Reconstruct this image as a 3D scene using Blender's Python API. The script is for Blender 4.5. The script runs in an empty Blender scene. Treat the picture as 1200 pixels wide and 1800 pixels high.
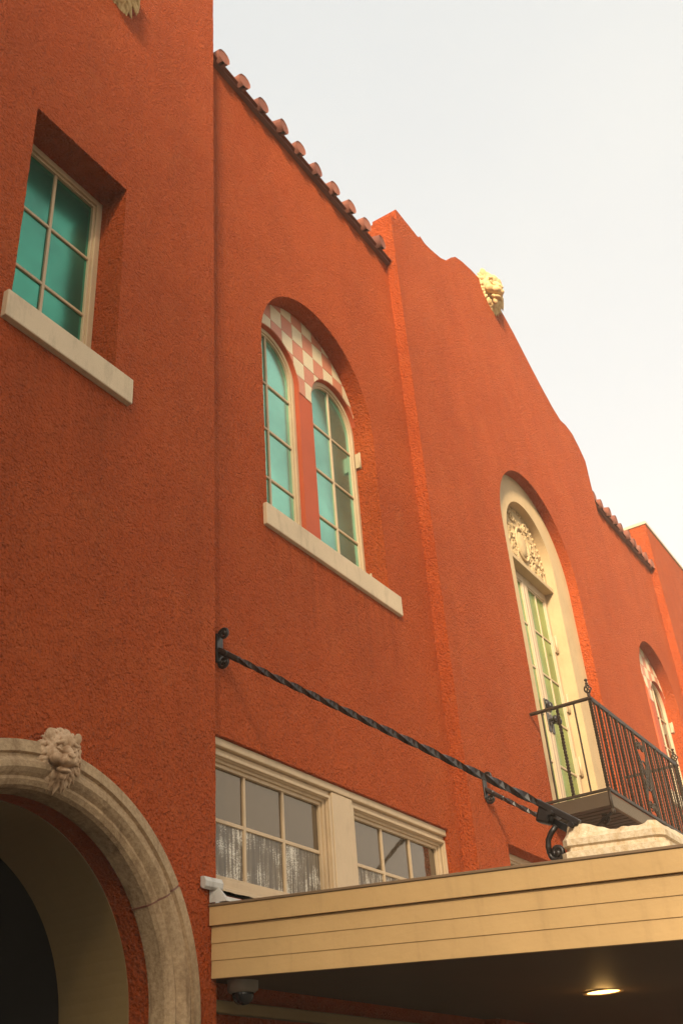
import bpy, bmesh, math, random
from mathutils import Vector, Matrix
from mathutils.geometry import delaunay_2d_cdt
random.seed(11)
scene = bpy.context.scene
COL = scene.collection
R = math.radians

# ------------------------------------------------------------------ camera
cam_d = bpy.data.cameras.new('camera'); cam = bpy.data.objects.new('camera', cam_d); COL.objects.link(cam)
cam_d.sensor_fit = 'HORIZONTAL'; cam_d.sensor_width = 36.0; cam_d.lens = 54.443
cam_d.clip_start = 0.05; cam_d.clip_end = 3000
rt = Vector((.54508565, -.8355889, -.0683581)); up = Vector((-.41815169, -.34163281, .84168651)); bk = -Vector((.72665728, .43020719, .53562205))
cam.matrix_world = Matrix(((rt.x, up.x, bk.x, 0), (rt.y, up.y, bk.y, 0), (rt.z, up.z, bk.z, 1.6), (0, 0, 0, 1)))
scene.camera = cam

# ------------------------------------------------------------------ sky and sun (thin bright overcast)
SUN_EL, SUN_AZ = R(30), R(242.8)        # azimuth measured from +Y clockwise: behind the camera and to its left
world = bpy.data.worlds.new('World'); scene.world = world; world.use_nodes = True
nt = world.node_tree; nt.nodes.clear()
wo = nt.nodes.new('ShaderNodeOutputWorld'); bg = nt.nodes.new('ShaderNodeBackground')
sky = nt.nodes.new('ShaderNodeTexSky'); sky.sky_type = 'NISHITA'; sky.sun_disc = False
sky.sun_elevation = SUN_EL; sky.sun_rotation = SUN_AZ; sky.dust_density = 3.0; sky.air_density = 1.2
tcw = nt.nodes.new('ShaderNodeTexCoord'); nz = nt.nodes.new('ShaderNodeTexNoise')
nz.inputs['Scale'].default_value = 1.6; nz.inputs['Detail'].default_value = 5.0; nz.inputs['Roughness'].default_value = .55
rmp = nt.nodes.new('ShaderNodeMapRange'); rmp.inputs[1].default_value = .3; rmp.inputs[2].default_value = .7
rmp.inputs[3].default_value = .82; rmp.inputs[4].default_value = .97
mixw = nt.nodes.new('ShaderNodeMix'); mixw.data_type = 'RGBA'
sep = nt.nodes.new('ShaderNodeSeparateXYZ'); nt.links.new(tcw.outputs['Generated'], sep.inputs[0])
elv = nt.nodes.new('ShaderNodeMapRange'); elv.inputs[1].default_value = .30; elv.inputs[2].default_value = .92   # whiter towards the horizon
nt.links.new(sep.outputs['Z'], elv.inputs[0])
veil = nt.nodes.new('ShaderNodeMix'); veil.data_type = 'RGBA'
veil.inputs[6].default_value = (4.35, 4.2, 3.85, 1); veil.inputs[7].default_value = (2.9, 3.02, 3.0, 1)          # lit cloud veil
nt.links.new(elv.outputs[0], veil.inputs[0]); nt.links.new(veil.outputs[2], mixw.inputs[7])
nt.links.new(tcw.outputs['Generated'], nz.inputs['Vector']); nt.links.new(nz.outputs['Fac'], rmp.inputs[0])
nt.links.new(rmp.outputs[0], mixw.inputs[0]); nt.links.new(sky.outputs[0], mixw.inputs[6])
nt.links.new(mixw.outputs[2], bg.inputs['Color']); bg.inputs['Strength'].default_value = .12
nt.links.new(bg.outputs[0], wo.inputs['Surface'])
sd = bpy.data.lights.new('sun', 'SUN'); sd.energy = 5.0; sd.angle = R(10.2); sd.color = (1, .84, .62)
sun = bpy.data.objects.new('sun', sd); COL.objects.link(sun)
dirv = Vector((math.sin(SUN_AZ) * math.cos(SUN_EL), math.cos(SUN_AZ) * math.cos(SUN_EL), math.sin(SUN_EL)))
sun.rotation_euler = dirv.to_track_quat('Z', 'Y').to_euler()
vs = scene.view_settings; vs.view_transform = 'Standard'; vs.look = 'None'; vs.gamma = 1; vs.use_curve_mapping = False
vs.exposure = 1.26
scene.cycles.max_bounces = 6; scene.cycles.diffuse_bounces = 4

# ------------------------------------------------------------------ scale: positions are noted in units of the distance camera-bay wall
U = 3.5
def V(x, y, z): return Vector((U * x, U * y, 1.6 + U * z))
def ux(x): return U * x
def uz(z): return 1.6 + U * z

# ------------------------------------------------------------------ materials
def mat(name): 
    m = bpy.data.materials.new(name); m.use_nodes = True
    n = m.node_tree; b = n.nodes['Principled BSDF']; return m, n, b
def node(n, t, **k):
    x = n.nodes.new(t)
    for a, v in k.items(): setattr(x, a, v)
    return x
def noise(n, vec, scale, detail=3, rough=.55, dist=0):
    x = node(n, 'ShaderNodeTexNoise'); x.inputs['Scale'].default_value = scale; x.inputs['Detail'].default_value = detail
    x.inputs['Roughness'].default_value = rough; x.inputs['Distortion'].default_value = dist
    n.links.new(vec, x.inputs['Vector']); return x.outputs['Fac']
def rng(n, f, a, b, c, d):
    x = node(n, 'ShaderNodeMapRange'); 
    for i, v in enumerate((a, b, c, d)): x.inputs[i + 1].default_value = v
    n.links.new(f, x.inputs[0]); return x.outputs[0]
def mixc(n, f, a, b, blend='MIX'):
    x = node(n, 'ShaderNodeMix', data_type='RGBA', blend_type=blend)
    for s, v in ((0, f), (6, a), (7, b)):
        if isinstance(v, (int, float)): x.inputs[s].default_value = v
        elif isinstance(v, tuple): x.inputs[s].default_value = (*v, 1) if len(v) == 3 else v
        else: n.links.new(v, x.inputs[s])
    return x.outputs[2]
def bump(n, h, strength, dist, prev=None):
    x = node(n, 'ShaderNodeBump'); x.inputs['Strength'].default_value = strength; x.inputs['Distance'].default_value = dist
    n.links.new(h, x.inputs['Height'])
    if prev is not None: n.links.new(prev, x.inputs['Normal'])
    return x.outputs['Normal']
def pos(n): return node(n, 'ShaderNodeNewGeometry').outputs['Position']
def scaled(n, vec, s):
    x = node(n, 'ShaderNodeMapping'); x.inputs['Scale'].default_value = s; n.links.new(vec, x.inputs['Vector']); return x.outputs[0]

def stucco(name, c1, c2, depth=.014):
    m, n, b = mat(name); p = pos(n)
    big = noise(n, p, .9, 4, .6); mid = noise(n, scaled(n, p, (3, 3, .7)), 1.2, 4, .6); fine = noise(n, p, 66, 4, .6, .2); lump = noise(n, p, 30, 3, .5)
    vor = node(n, 'ShaderNodeTexVoronoi'); vor.inputs['Scale'].default_value = 54; n.links.new(p, vor.inputs['Vector'])
    col = mixc(n, rng(n, big, .3, .7, 0, 1), c1, c2)
    col = mixc(n, rng(n, mid, .40, .72, 0, .42), col, tuple(x * .68 for x in c1))
    col = mixc(n, rng(n, noise(n, p, 4.5, 5, .65), .50, .74, 0, .30), col, (c1[0] * 1.0, c1[1] * 1.35, c1[2] * 1.7))
    col = mixc(n, rng(n, fine, .35, .5, .22, 0), col, tuple(x * .45 for x in c1))
    # rain stains below the two sills, with the sill shade painted in
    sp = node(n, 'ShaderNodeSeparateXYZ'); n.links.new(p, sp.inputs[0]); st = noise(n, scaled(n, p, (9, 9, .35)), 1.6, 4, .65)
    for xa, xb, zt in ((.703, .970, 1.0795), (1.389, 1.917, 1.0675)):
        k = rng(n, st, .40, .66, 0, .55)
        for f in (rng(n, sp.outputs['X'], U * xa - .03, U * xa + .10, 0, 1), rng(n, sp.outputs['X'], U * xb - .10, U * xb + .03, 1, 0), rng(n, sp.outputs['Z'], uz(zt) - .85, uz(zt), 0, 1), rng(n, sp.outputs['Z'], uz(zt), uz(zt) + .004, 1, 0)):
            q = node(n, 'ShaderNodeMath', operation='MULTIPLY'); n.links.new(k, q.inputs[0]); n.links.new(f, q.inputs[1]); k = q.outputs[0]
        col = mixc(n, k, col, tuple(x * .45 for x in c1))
    n.links.new(col, b.inputs['Base Color']); b.inputs['Roughness'].default_value = .8; b.inputs['Specular IOR Level'].default_value = .12
    nn = bump(n, vor.outputs['Distance'], .8, depth)
    nn = bump(n, fine, 1.0, depth * 1.5, nn); nn = bump(n, lump, .6, depth * 1.3, nn)
    n.links.new(nn, b.inputs['Normal']); return m
def paint(name, c, rough=.5, var=.12, grain=None, dirt=0.0, spec=.4):
    m, n, b = mat(name); p = pos(n)
    f = noise(n, p, 3.1, 5, .6); f2 = noise(n, p, 40, 3)
    col = mixc(n, rng(n, f, .3, .7, 0, 1), tuple(x * (1 - var) for x in c), c)
    col = mixc(n, rng(n, f2, .3, .7, 0, var * .8), col, tuple(x * .7 for x in c))
    if dirt: col = mixc(n, rng(n, noise(n, scaled(n, p, (6, 6, 1.5)), 2, 6, .7), .52, .75, 0, dirt), col, (.09, .055, .03))
    n.links.new(col, b.inputs['Base Color']); b.inputs['Roughness'].default_value = rough; b.inputs['Specular IOR Level'].default_value = spec
    g = noise(n, scaled(n, p, grain) if grain else p, 30, 4)
    n.links.new(bump(n, g, .35, .003), b.inputs['Normal']); return m
def stone(name, c, dark, depth=.006, rand=False):
    m, n, b = mat(name); p = pos(n)
    f = noise(n, p, 5, 6, .65); g = noise(n, p, 55, 5, .65); s = noise(n, scaled(n, p, (5, 5, 1.2)), 2.5, 5, .65, .6)
    col = mixc(n, rng(n, f, .3, .7, 0, 1), c, tuple(x * .74 for x in c))
    col = mixc(n, rng(n, s, .48, .72, 0, .75), col, dark)
    col = mixc(n, rng(n, g, .4, .6, .35, 0), col, dark)
    if rand: col = mixc(n, rng(n, node(n, 'ShaderNodeObjectInfo').outputs['Random'], 0, 1, 0, .75), col, dark)
    n.links.new(col, b.inputs['Base Color']); b.inputs['Roughness'].default_value = .88; b.inputs['Specular IOR Level'].default_value = .2
    n.links.new(bump(n, f, .4, depth * 2, bump(n, g, .8, depth)), b.inputs['Normal']); return m
def glass(name, c, rough=.12, ior=1.55, var=.25, spec=.5, metal=0):
    m, n, b = mat(name); p = pos(n); b.inputs['Metallic'].default_value = metal
    f = noise(n, p, 2.2, 3); col = mixc(n, rng(n, f, .3, .7, 0, 1), c, tuple(x * (1 - var) for x in c))
    n.links.new(col, b.inputs['Base Color']); b.inputs['Roughness'].default_value = rough; b.inputs['IOR'].default_value = ior
    b.inputs['Specular IOR Level'].default_value = spec
    n.links.new(bump(n, noise(n, p, 4, 2), .15, .01), b.inputs['Normal']); return m

M = {}
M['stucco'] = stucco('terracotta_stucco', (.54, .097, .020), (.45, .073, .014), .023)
M['smooth_red'] = paint('terracotta_paint', (.46, .080, .024), .7, .15)
M['cream'] = paint('cream_paint', (.52, .375, .22), .45, .12, dirt=.22)
M['sill'] = paint('sill_paint', (.58, .44, .275), .55, .14, grain=(2, 8, 8), dirt=.38)
M['plaster'] = paint('cream_plaster', (.52, .365, .19), .75, .14, dirt=.15)
def siding():
    m, n, b = mat('tan_siding'); p = pos(n); c = (.53, .345, .15)
    g = noise(n, scaled(n, p, (30, 1.2, 60)), 1.5, 5, .6); f = noise(n, p, 2.3, 5, .6); d = noise(n, scaled(n, p, (7, 7, .8)), 1.6, 6, .7)
    col = mixc(n, rng(n, f, .3, .7, 0, 1), c, tuple(x * .86 for x in c))
    col = mixc(n, rng(n, g, .35, .7, 0, .05), col, tuple(x * .62 for x in c))
    col = mixc(n, rng(n, d, .55, .78, 0, .22), col, (.16, .095, .04))
    n.links.new(col, b.inputs['Base Color']); b.inputs['Roughness'].default_value = .55; b.inputs['Specular IOR Level'].default_value = .3
    n.links.new(bump(n, f, .5, .02, bump(n, g, .15, .002)), b.inputs['Normal']); return m
M['siding'] = siding()
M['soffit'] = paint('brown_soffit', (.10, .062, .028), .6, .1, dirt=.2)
M['metal_white'] = paint('white_flashing', (.52, .49, .43), .3, .15, dirt=.6)
M['flash_edge'] = paint('brown_edge', (.20, .13, .07), .5, .2)
M['tile'] = stone('terracotta_tile', (.34, .118, .07), (.17, .062, .045), .004, True)
M['eave'] = paint('eave_brown', (.22, .085, .052), .6, .2)
M['stone'] = stone('carved_stone', (.47, .325, .185), (.13, .066, .028))
M['lion_stone'] = stone('lion_stone', (.66, .46, .29), (.28, .145, .06), .003)
M['gilt'] = stone('gilded_plaster', (.74, .52, .25), (.42, .25, .09), .004)
M['relief'] = stone('relief_plaster', (.58, .42, .23), (.38, .24, .10), .003)
M['teal'] = glass('teal_glass', (.060, .34, .225), .2, 1.6, .45, metal=.8)
M['teal_pale'] = glass('pale_teal_glass', (.25, .58, .43), .18, 1.6, .35, metal=.8)
M['green'] = glass('green_glass', (.27, .43, .14), .18, 1.6, .35, metal=.8)
M['iron'] = paint('black_iron', (.020, .014, .011), .36, .3, spec=.4)
M['balcony_iron'] = paint('brown_iron', (.040, .025, .013), .5, .3, spec=.25)
M['deck'] = paint('brown_deck', (.055, .034, .015), .6, .2)
M['beam'] = paint('olive_beam', (.12, .076, .030), .55, .2)
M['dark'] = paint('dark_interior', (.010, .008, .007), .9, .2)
M['cam_white'] = paint('camera_grey', (.24, .20, .15), .4, .05)
M['dome'] = glass('dome_black', (.01, .01, .012), .05, 1.5)
M['ped'] = stone('white_plinth_plaster', (.72, .60, .42), (.40, .24, .09), .006)
M['pink'] = paint('pink_tile', (.55, .20, .11), .45, .15)
M['ivory'] = paint('ivory_tile', (.66, .53, .33), .45, .12)
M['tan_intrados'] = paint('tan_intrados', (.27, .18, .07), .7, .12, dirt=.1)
M['asphalt'] = stone('asphalt', (.05, .05, .05), (.03, .03, .03))
M['concrete'] = stone('concrete', (.12, .11, .095), (.07, .06, .05))

def clear_glass():
    m, n, b = mat('clear_glass'); b.inputs['Base Color'].default_value = (.060, .042, .024, 1)
    b.inputs['Roughness'].default_value = .04; b.inputs['IOR'].default_value = 1.95; b.inputs['Specular Tint'].default_value = (1, .82, .62, 1)
    p = pos(n); n.links.new(bump(n, noise(n, p, 3, 2), .12, .01), b.inputs['Normal']); return m
def wet_glass():
    m, n, b = mat('beaded_glass'); p = pos(n)
    d = noise(n, scaled(n, p, (1, 1, .85)), 170, 2, .6); s = noise(n, scaled(n, p, (1, 1, .06)), 60, 3, .6); patch = noise(n, p, 7, 3)
    k = node(n, 'ShaderNodeMath', operation='MULTIPLY'); n.links.new(d, k.inputs[0]); n.links.new(s, k.inputs[1])
    k2 = node(n, 'ShaderNodeMath', operation='MULTIPLY'); n.links.new(k.outputs[0], k2.inputs[0]); n.links.new(patch, k2.inputs[1])
    f = rng(n, k2.outputs[0], .142, .190, 0, 1)
    col = mixc(n, f, mixc(n, rng(n, s, .4, .62, 0, 1), (.085, .060, .032), (.19, .145, .09)), (.64, .58, .47))
    n.links.new(col, b.inputs['Base Color']); b.inputs['Roughness'].default_value = .22; b.inputs['IOR'].default_value = 1.6
    n.links.new(bump(n, k.outputs[0], .8, .01), b.inputs['Normal']); return m
M['clear'] = clear_glass(); M['wet'] = wet_glass()

# ------------------------------------------------------------------ mesh builder
ORG = {}
class MB:
    def __init__(s): s.v = []; s.f = []; s.sm = []
    def add(s, vs, fs, smooth=False):
        o = len(s.v); s.v += [Vector(v) for v in vs]
        for f in fs: s.f.append(tuple(i + o for i in f)); s.sm.append(smooth)
    def box(s, x0, x1, y0, y1, z0, z1):
        s.add([(x0, y0, z0), (x1, y0, z0), (x1, y1, z0), (x0, y1, z0), (x0, y0, z1), (x1, y0, z1), (x1, y1, z1), (x0, y1, z1)],
              [(0, 3, 2, 1), (4, 5, 6, 7), (0, 1, 5, 4), (1, 2, 6, 5), (2, 3, 7, 6), (3, 0, 4, 7)])
    def ubox(s, x0, x1, y0, y1, z0, z1): s.box(U * x0, U * x1, U * y0, U * y1, uz(z0), uz(z1))
    def hexa(s, p): s.add(p, [(0, 3, 2, 1), (4, 5, 6, 7), (0, 1, 5, 4), (1, 2, 6, 5), (2, 3, 7, 6), (3, 0, 4, 7)])
    def panel(s, outer, holes, y0, y1, back=True):
        """plate in the XZ plane with holes, from y0 (front) to y1 (back)"""
        loops = [outer] + list(holes); pts = []; edges = []; ids = []
        for lp in loops:
            o = len(pts); pts += [Vector(p) for p in lp]; k = len(lp)
            edges += [(o + i, o + (i + 1) % k) for i in range(k)]; ids.append((o, k))
        vo, eo, fo, *_ = delaunay_2d_cdt(pts, edges, [], 1 if not holes else 2, 1e-6)
        if holes: 
            def inside(c, lp):
                r = False; j = len(lp) - 1
                for i in range(len(lp)):
                    a, b = lp[i], lp[j]
                    if (a[1] > c[1]) != (b[1] > c[1]) and c[0] < (b[0] - a[0]) * (c[1] - a[1]) / (b[1] - a[1]) + a[0]: r = not r
                    j = i
                return r
            vo, eo, fo, *_ = delaunay_2d_cdt(pts, edges, [], 0, 1e-6)
            g = []
            for f in fo:
                c = sum((vo[i] for i in f), Vector((0, 0))) / len(f)
                if inside(c, outer) and not any(inside(c, h) for h in holes): g.append(f)
            fo = g
        nv = len(vo)
        fr = [(p[0], y0, p[1]) for p in vo]; bk_ = [(p[0], y1, p[1]) for p in vo]
        ff = []
        for f in fo:
            a, b, c = vo[f[0]], vo[f[1]], vo[f[2]]
            ccw = (b - a).cross(c - a) > 0
            ff.append(tuple(f) if ccw else tuple(reversed(f)))      # front faces look towards -Y
        fs = list(ff)
        if back: fs += [tuple(i + nv for i in reversed(f)) for f in ff]
        s.add(fr + bk_, fs)
        for li, lp in enumerate(loops):
            k = len(lp); area = sum(lp[i][0] * lp[(i + 1) % k][1] - lp[(i + 1) % k][0] * lp[i][1] for i in range(k))
            vv = [(p[0], y0, p[1]) for p in lp] + [(p[0], y1, p[1]) for p in lp]
            q = []
            for i in range(k):
                j = (i + 1) % k; f = (i, i + k, j + k, j)
                if (area < 0) ^ (li > 0): f = tuple(reversed(f))
                q.append(f)
            s.add(vv, q)
    def tube(s, path, r, n=8, cap=True, taper=None):
        path = [Vector(p) for p in path]; t = (path[1] - path[0]).normalized()
        a = t.orthogonal().normalized(); rings = []
        for i, p in enumerate(path):
            t2 = ((path[min(i + 1, len(path) - 1)] - path[max(i - 1, 0)])).normalized()
            a = (a - t2 * a.dot(t2)).normalized(); b = t2.cross(a)
            rr = r if taper is None else r * taper(i / (len(path) - 1))
            rings.append([p + (a * math.cos(2 * math.pi * k / n) + b * math.sin(2 * math.pi * k / n)) * rr for k in range(n)])
        vs_ = [v for q in rings for v in q]; fs = []
        for i in range(len(path) - 1):
            for k in range(n): fs.append((i * n + k, i * n + (k + 1) % n, (i + 1) * n + (k + 1) % n, (i + 1) * n + k))
        s.add(vs_, fs, True)
        if cap: s.add(rings[0] + rings[-1], [tuple(reversed(range(n))), tuple(range(n, 2 * n))])
    def bar(s, p0, p1, w, turns=0, segs=1, h=None):
        """square bar, twisted when turns > 0"""
        p0, p1 = Vector(p0), Vector(p1); t = (p1 - p0).normalized()
        a = Vector((1, 0, 0)) if abs(t.x) < .9 else Vector((0, 1, 0)); a = (a - t * a.dot(t)).normalized(); b = t.cross(a)
        h = h or w; vs_ = []; fs = []
        for i in range(segs + 1):
            q = i / segs; an = turns * 2 * math.pi * q; p = p0.lerp(p1, q)
            for sx, sy in ((-1, -1), (1, -1), (1, 1), (-1, 1)):
                x, y = sx * w / 2, sy * h / 2
                vs_.append(p + a * (x * math.cos(an) - y * math.sin(an)) + b * (x * math.sin(an) + y * math.cos(an)))
        for i in range(segs):
            for k in range(4): fs.append((i * 4 + k, i * 4 + (k + 1) % 4, i * 4 + 4 + (k + 1) % 4, i * 4 + 4 + k))
        fs += [(3, 2, 1, 0), tuple(segs * 4 + k for k in range(4))]; s.add(vs_, fs)
    def ball(s, c, r, rot=None, n=12, m=8):
        rot = rot or Matrix.Identity(3); c = Vector(c); vs_ = [c + rot @ Vector((0, 0, r[2]))]; fs = []
        for j in range(1, m):
            th = math.pi * j / m
            for k in range(n):
                ph = 2 * math.pi * k / n
                vs_.append(c + rot @ Vector((r[0] * math.sin(th) * math.cos(ph), r[1] * math.sin(th) * math.sin(ph), r[2] * math.cos(th))))
        vs_.append(c + rot @ Vector((0, 0, -r[2]))); e = len(vs_) - 1
        for k in range(n):
            fs.append((0, 1 + k, 1 + (k + 1) % n)); fs.append((e, 1 + (m - 2) * n + (k + 1) % n, 1 + (m - 2) * n + k))
        for j in range(m - 2):
            for k in range(n): a = 1 + j * n; fs.append((a + k, a + n + k, a + n + (k + 1) % n, a + (k + 1) % n))
        s.add(vs_, fs, True)
    def sweep(s, prof, path, closed=False, smooth=False):
        """prof: list of 2D (u,v); path: list of functions/frames (origin, uvec, vvec)"""
        n = len(prof); vs_ = []
        for o, a, b in path: vs_ += [o + a * p[0] + b * p[1] for p in prof]
        fs = []
        for i in range(len(path) - 1):
            for k in range(n if closed else n - 1): fs.append((i * n + k, i * n + (k + 1) % n, (i + 1) * n + (k + 1) % n, (i + 1) * n + k))
        s.add(vs_, fs, smooth)
        if closed: s.add([v for v in vs_[:n]] + [v for v in vs_[-n:]], [tuple(reversed(range(n))), tuple(range(n, 2 * n))])
    def build(s, name, m, parent=None, bevel=0, origin=None):
        me = bpy.data.meshes.new(name)
        org = Vector(origin) if origin is not None else (ORG[parent.name] if parent else Vector((0, 0, 0)))
        me.from_pydata([tuple(v - org) for v in s.v], [], s.f); me.update()
        me.polygons.foreach_set('use_smooth', s.sm); me.materials.append(M[m] if isinstance(m, str) else m)
        bm = bmesh.new(); bm.from_mesh(me); bmesh.ops.remove_doubles(bm, verts=bm.verts, dist=1e-5); bmesh.ops.recalc_face_normals(bm, faces=bm.faces); bm.to_mesh(me); bm.free()
        o = bpy.data.objects.new(name, me); COL.objects.link(o)
        if parent:
            o.parent = parent
            if origin is not None: o.location = org - ORG[parent.name]
        else: o.location = org
        ORG[o.name] = org
        if bevel:
            b = o.modifiers.new('bevel', 'BEVEL'); b.width = bevel; b.segments = 2; b.limit_method = 'ANGLE'; b.angle_limit = R(40)
        return o
def tag(o, label=None, cat=None, group=None, kind=None):
    for k, v in (('label', label), ('category', cat), ('group', group), ('kind', kind)):
        if v: o[k] = v
    return o
def empty(name, loc):
    o = bpy.data.objects.new(name, None); COL.objects.link(o); o.location = loc; o.empty_display_size = .3; ORG[o.name] = Vector(loc); return o
def copy_tree(o, parent):
    c = o.copy(); COL.objects.link(c); c.parent = parent; ORG[c.name] = ORG[o.name]
    for ch in o.children: copy_tree(ch, c)
    return c
def arch_poly(cx, r, spring, base, n=40):
    """closed outline: base-left, base-right, arch (counter-clockwise) in metres"""
    p = [(cx - r, base), (cx + r, base)]
    return p + [(cx + r * math.cos(math.pi * i / n), spring + r * math.sin(math.pi * i / n)) for i in range(n + 1)]
def rough(poly, step=.05, amp=.0025):
    out = []
    for i, a in enumerate(poly):
        b = poly[(i + 1) % len(poly)]; d = math.hypot(b[0] - a[0], b[1] - a[1]); k = max(1, int(d / step))
        for j in range(k):
            q = j / k; x, z = a[0] + (b[0] - a[0]) * q, a[1] + (b[1] - a[1]) * q
            out.append((x + random.uniform(-amp, amp), z + random.uniform(-amp, amp)) if j else (x, z))
    return out
def uu(poly): return [(U * x, uz(z)) for x, z in poly]

# ------------------------------------------------------------------ ground
g = MB(); g.box(-600, 900, -600, 900, -.5, -.14); tag(g.build('road', 'asphalt'), kind='structure')
g = MB(); g.box(-60, 90, -2.2, 30, -.3, 0.0); tag(g.build('pavement', 'concrete'), kind='structure')
g = MB(); g.box(-60, 90, -2.36, -2.203, -.3, .008); tag(g.build('kerb', 'concrete', bevel=.02), kind='structure')

# ------------------------------------------------------------------ unseen block added behind the camera to keep sun off the lower left wall
opp = empty('sun_blocker', (-40, -10.6, -.14)); tag(opp, 'added unseen block behind the camera that shades the facade', 'building')
m = MB(); m.panel([(-60, -.14), (-21.05, -.14), (-21.05, 25.65), (-60, 25.65)], [[(-58.4 + i * 3.1, 1.2 + k * 3.4), (-56.8 + i * 3.1, 1.2 + k * 3.4), (-56.8 + i * 3.1, 3.2 + k * 3.4), (-58.4 + i * 3.1, 3.2 + k * 3.4)] for i in range(12) for k in range(7)], -9.5, -9.8); m.build('wall', 'concrete', opp)
m = MB(); m.box(-60, -21.05, -11.75, -9.85, -.14, 25.6); m.build('sun_blocker_core', 'clear', opp)
m = MB(); m.box(-60.2, -20.8, -11.85, -9.4, 25.65, 26.0); m.build('sun_blocker_cornice', 'concrete', opp, .05)

# ------------------------------------------------------------------ the building
F, BAY = .965, 1.0
bld = empty('stucco_building', (ux(2.9), ux(1.5), 0))
tag(bld, 'terracotta red stucco theatre-like building with arched windows and tiled eaves', 'building')
GZ = -1.6 / U    # ground in units
TH = .25 / U     # wall thickness in units

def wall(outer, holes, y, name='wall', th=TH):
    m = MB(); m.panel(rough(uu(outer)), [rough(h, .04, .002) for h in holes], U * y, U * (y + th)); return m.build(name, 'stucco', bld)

AX, AZ, AR = .862, .180, .236             # street arch
DX = 2.91                                 # axis of the balcony door
WX = 1.640                                # axis of the twin window
WB = 4.185                                # axis of the far twin window
left_win = uu([(.717, 1.13), (.937, 1.13), (.937, 1.577), (.717, 1.577)])
arch_hole = arch_poly(ux(AX), U * AR, uz(AZ), uz(GZ) + .002, 48)
# front pavilion with the street arch
wall([(.541, GZ), (1.195, GZ), (1.195, 3.0), (.541, 3.0)], [left_win, arch_hole], F, th=.19)
# bay with the twin window, the shop window and the shop front
twin = lambda cx: arch_poly(ux(cx), U * .2365, uz(1.572), uz(1.105), 48)
low_win = uu([(1.215, .36), (2.03, .36), (2.03, .60), (1.215, .60)])
shop = uu([(1.28, GZ + .02), (2.0, GZ + .02), (2.0, .165), (1.28, .165)])
wall([(1.19, GZ), (2.09, GZ), (2.09, 2.352), (1.19, 2.352)], [twin(WX), low_win, shop], BAY)
# central gabled pavilion
prof = [(2.085, 2.555), (2.128, 2.572), (2.134, 2.628), (2.285, 2.628), (2.30, 2.648), (2.33, 2.640), (2.38, 2.650), (2.45, 2.672), (2.51, 2.705), (2.555, 2.76), (2.60, 2.802),
        (2.66, 2.828), (2.74, 2.852), (2.82, 2.866), (2.90, 2.862), (3.0, 2.84), (3.1, 2.792), (3.22, 2.715), (3.32, 2.655), (3.41, 2.608), (3.488, 2.582), (3.55, 2.595), (3.62, 2.590), (3.68, 2.552), (3.728, 2.505)]
niche = arch_poly(ux(DX), U * .312, uz(1.655), uz(.757), 56)
pav_win = uu([(2.256, .36), (2.62, .36), (2.62, .605), (2.256, .605)])
wall([(2.085, GZ), (3.728, GZ)] + prof[::-1], [niche, pav_win], F, th=.09)
# far bay and far pavilion, and the bay that continues out of the frame on the near side
wall([(3.724, GZ), (4.565, GZ), (4.565, 2.335), (3.724, 2.335)], [twin(WB)], BAY)
wall([(4.56, GZ), (5.25, GZ), (5.25, 2.585), (4.56, 2.585)], [], F, th=.14)
wall([(-.9, GZ), (.545, GZ), (.545, 2.352), (-.9, 2.352)], [], BAY)
m = MB(); m.ubox(4.555, 5.26, F - .006, F + .15, 2.586, 2.603); m.build('coping', 'sill', bld, .01)
m = MB(); m.ubox(4.60, 4.80, 1.11, 1.35, 2.3, 2.60); m.build('parapet_block', 'stucco', bld)
m = MB(); m.ubox(4.59, 4.81, 1.10, 1.36, 2.602, 2.612); m.build('coping', 'eave', bld, .01)
# dark rooms behind the openings
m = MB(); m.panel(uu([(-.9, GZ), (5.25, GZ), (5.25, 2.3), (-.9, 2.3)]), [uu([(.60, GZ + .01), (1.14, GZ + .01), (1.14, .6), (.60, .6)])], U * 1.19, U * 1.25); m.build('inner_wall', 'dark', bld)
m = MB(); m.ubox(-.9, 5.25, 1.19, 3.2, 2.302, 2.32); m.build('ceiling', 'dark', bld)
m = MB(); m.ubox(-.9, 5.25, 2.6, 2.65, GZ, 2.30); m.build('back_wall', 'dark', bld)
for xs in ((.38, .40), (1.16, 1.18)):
    m = MB(); m.ubox(xs[0], xs[1], 1.256, 2.6, GZ, 2.30); m.build('partition', 'dark', bld)

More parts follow.
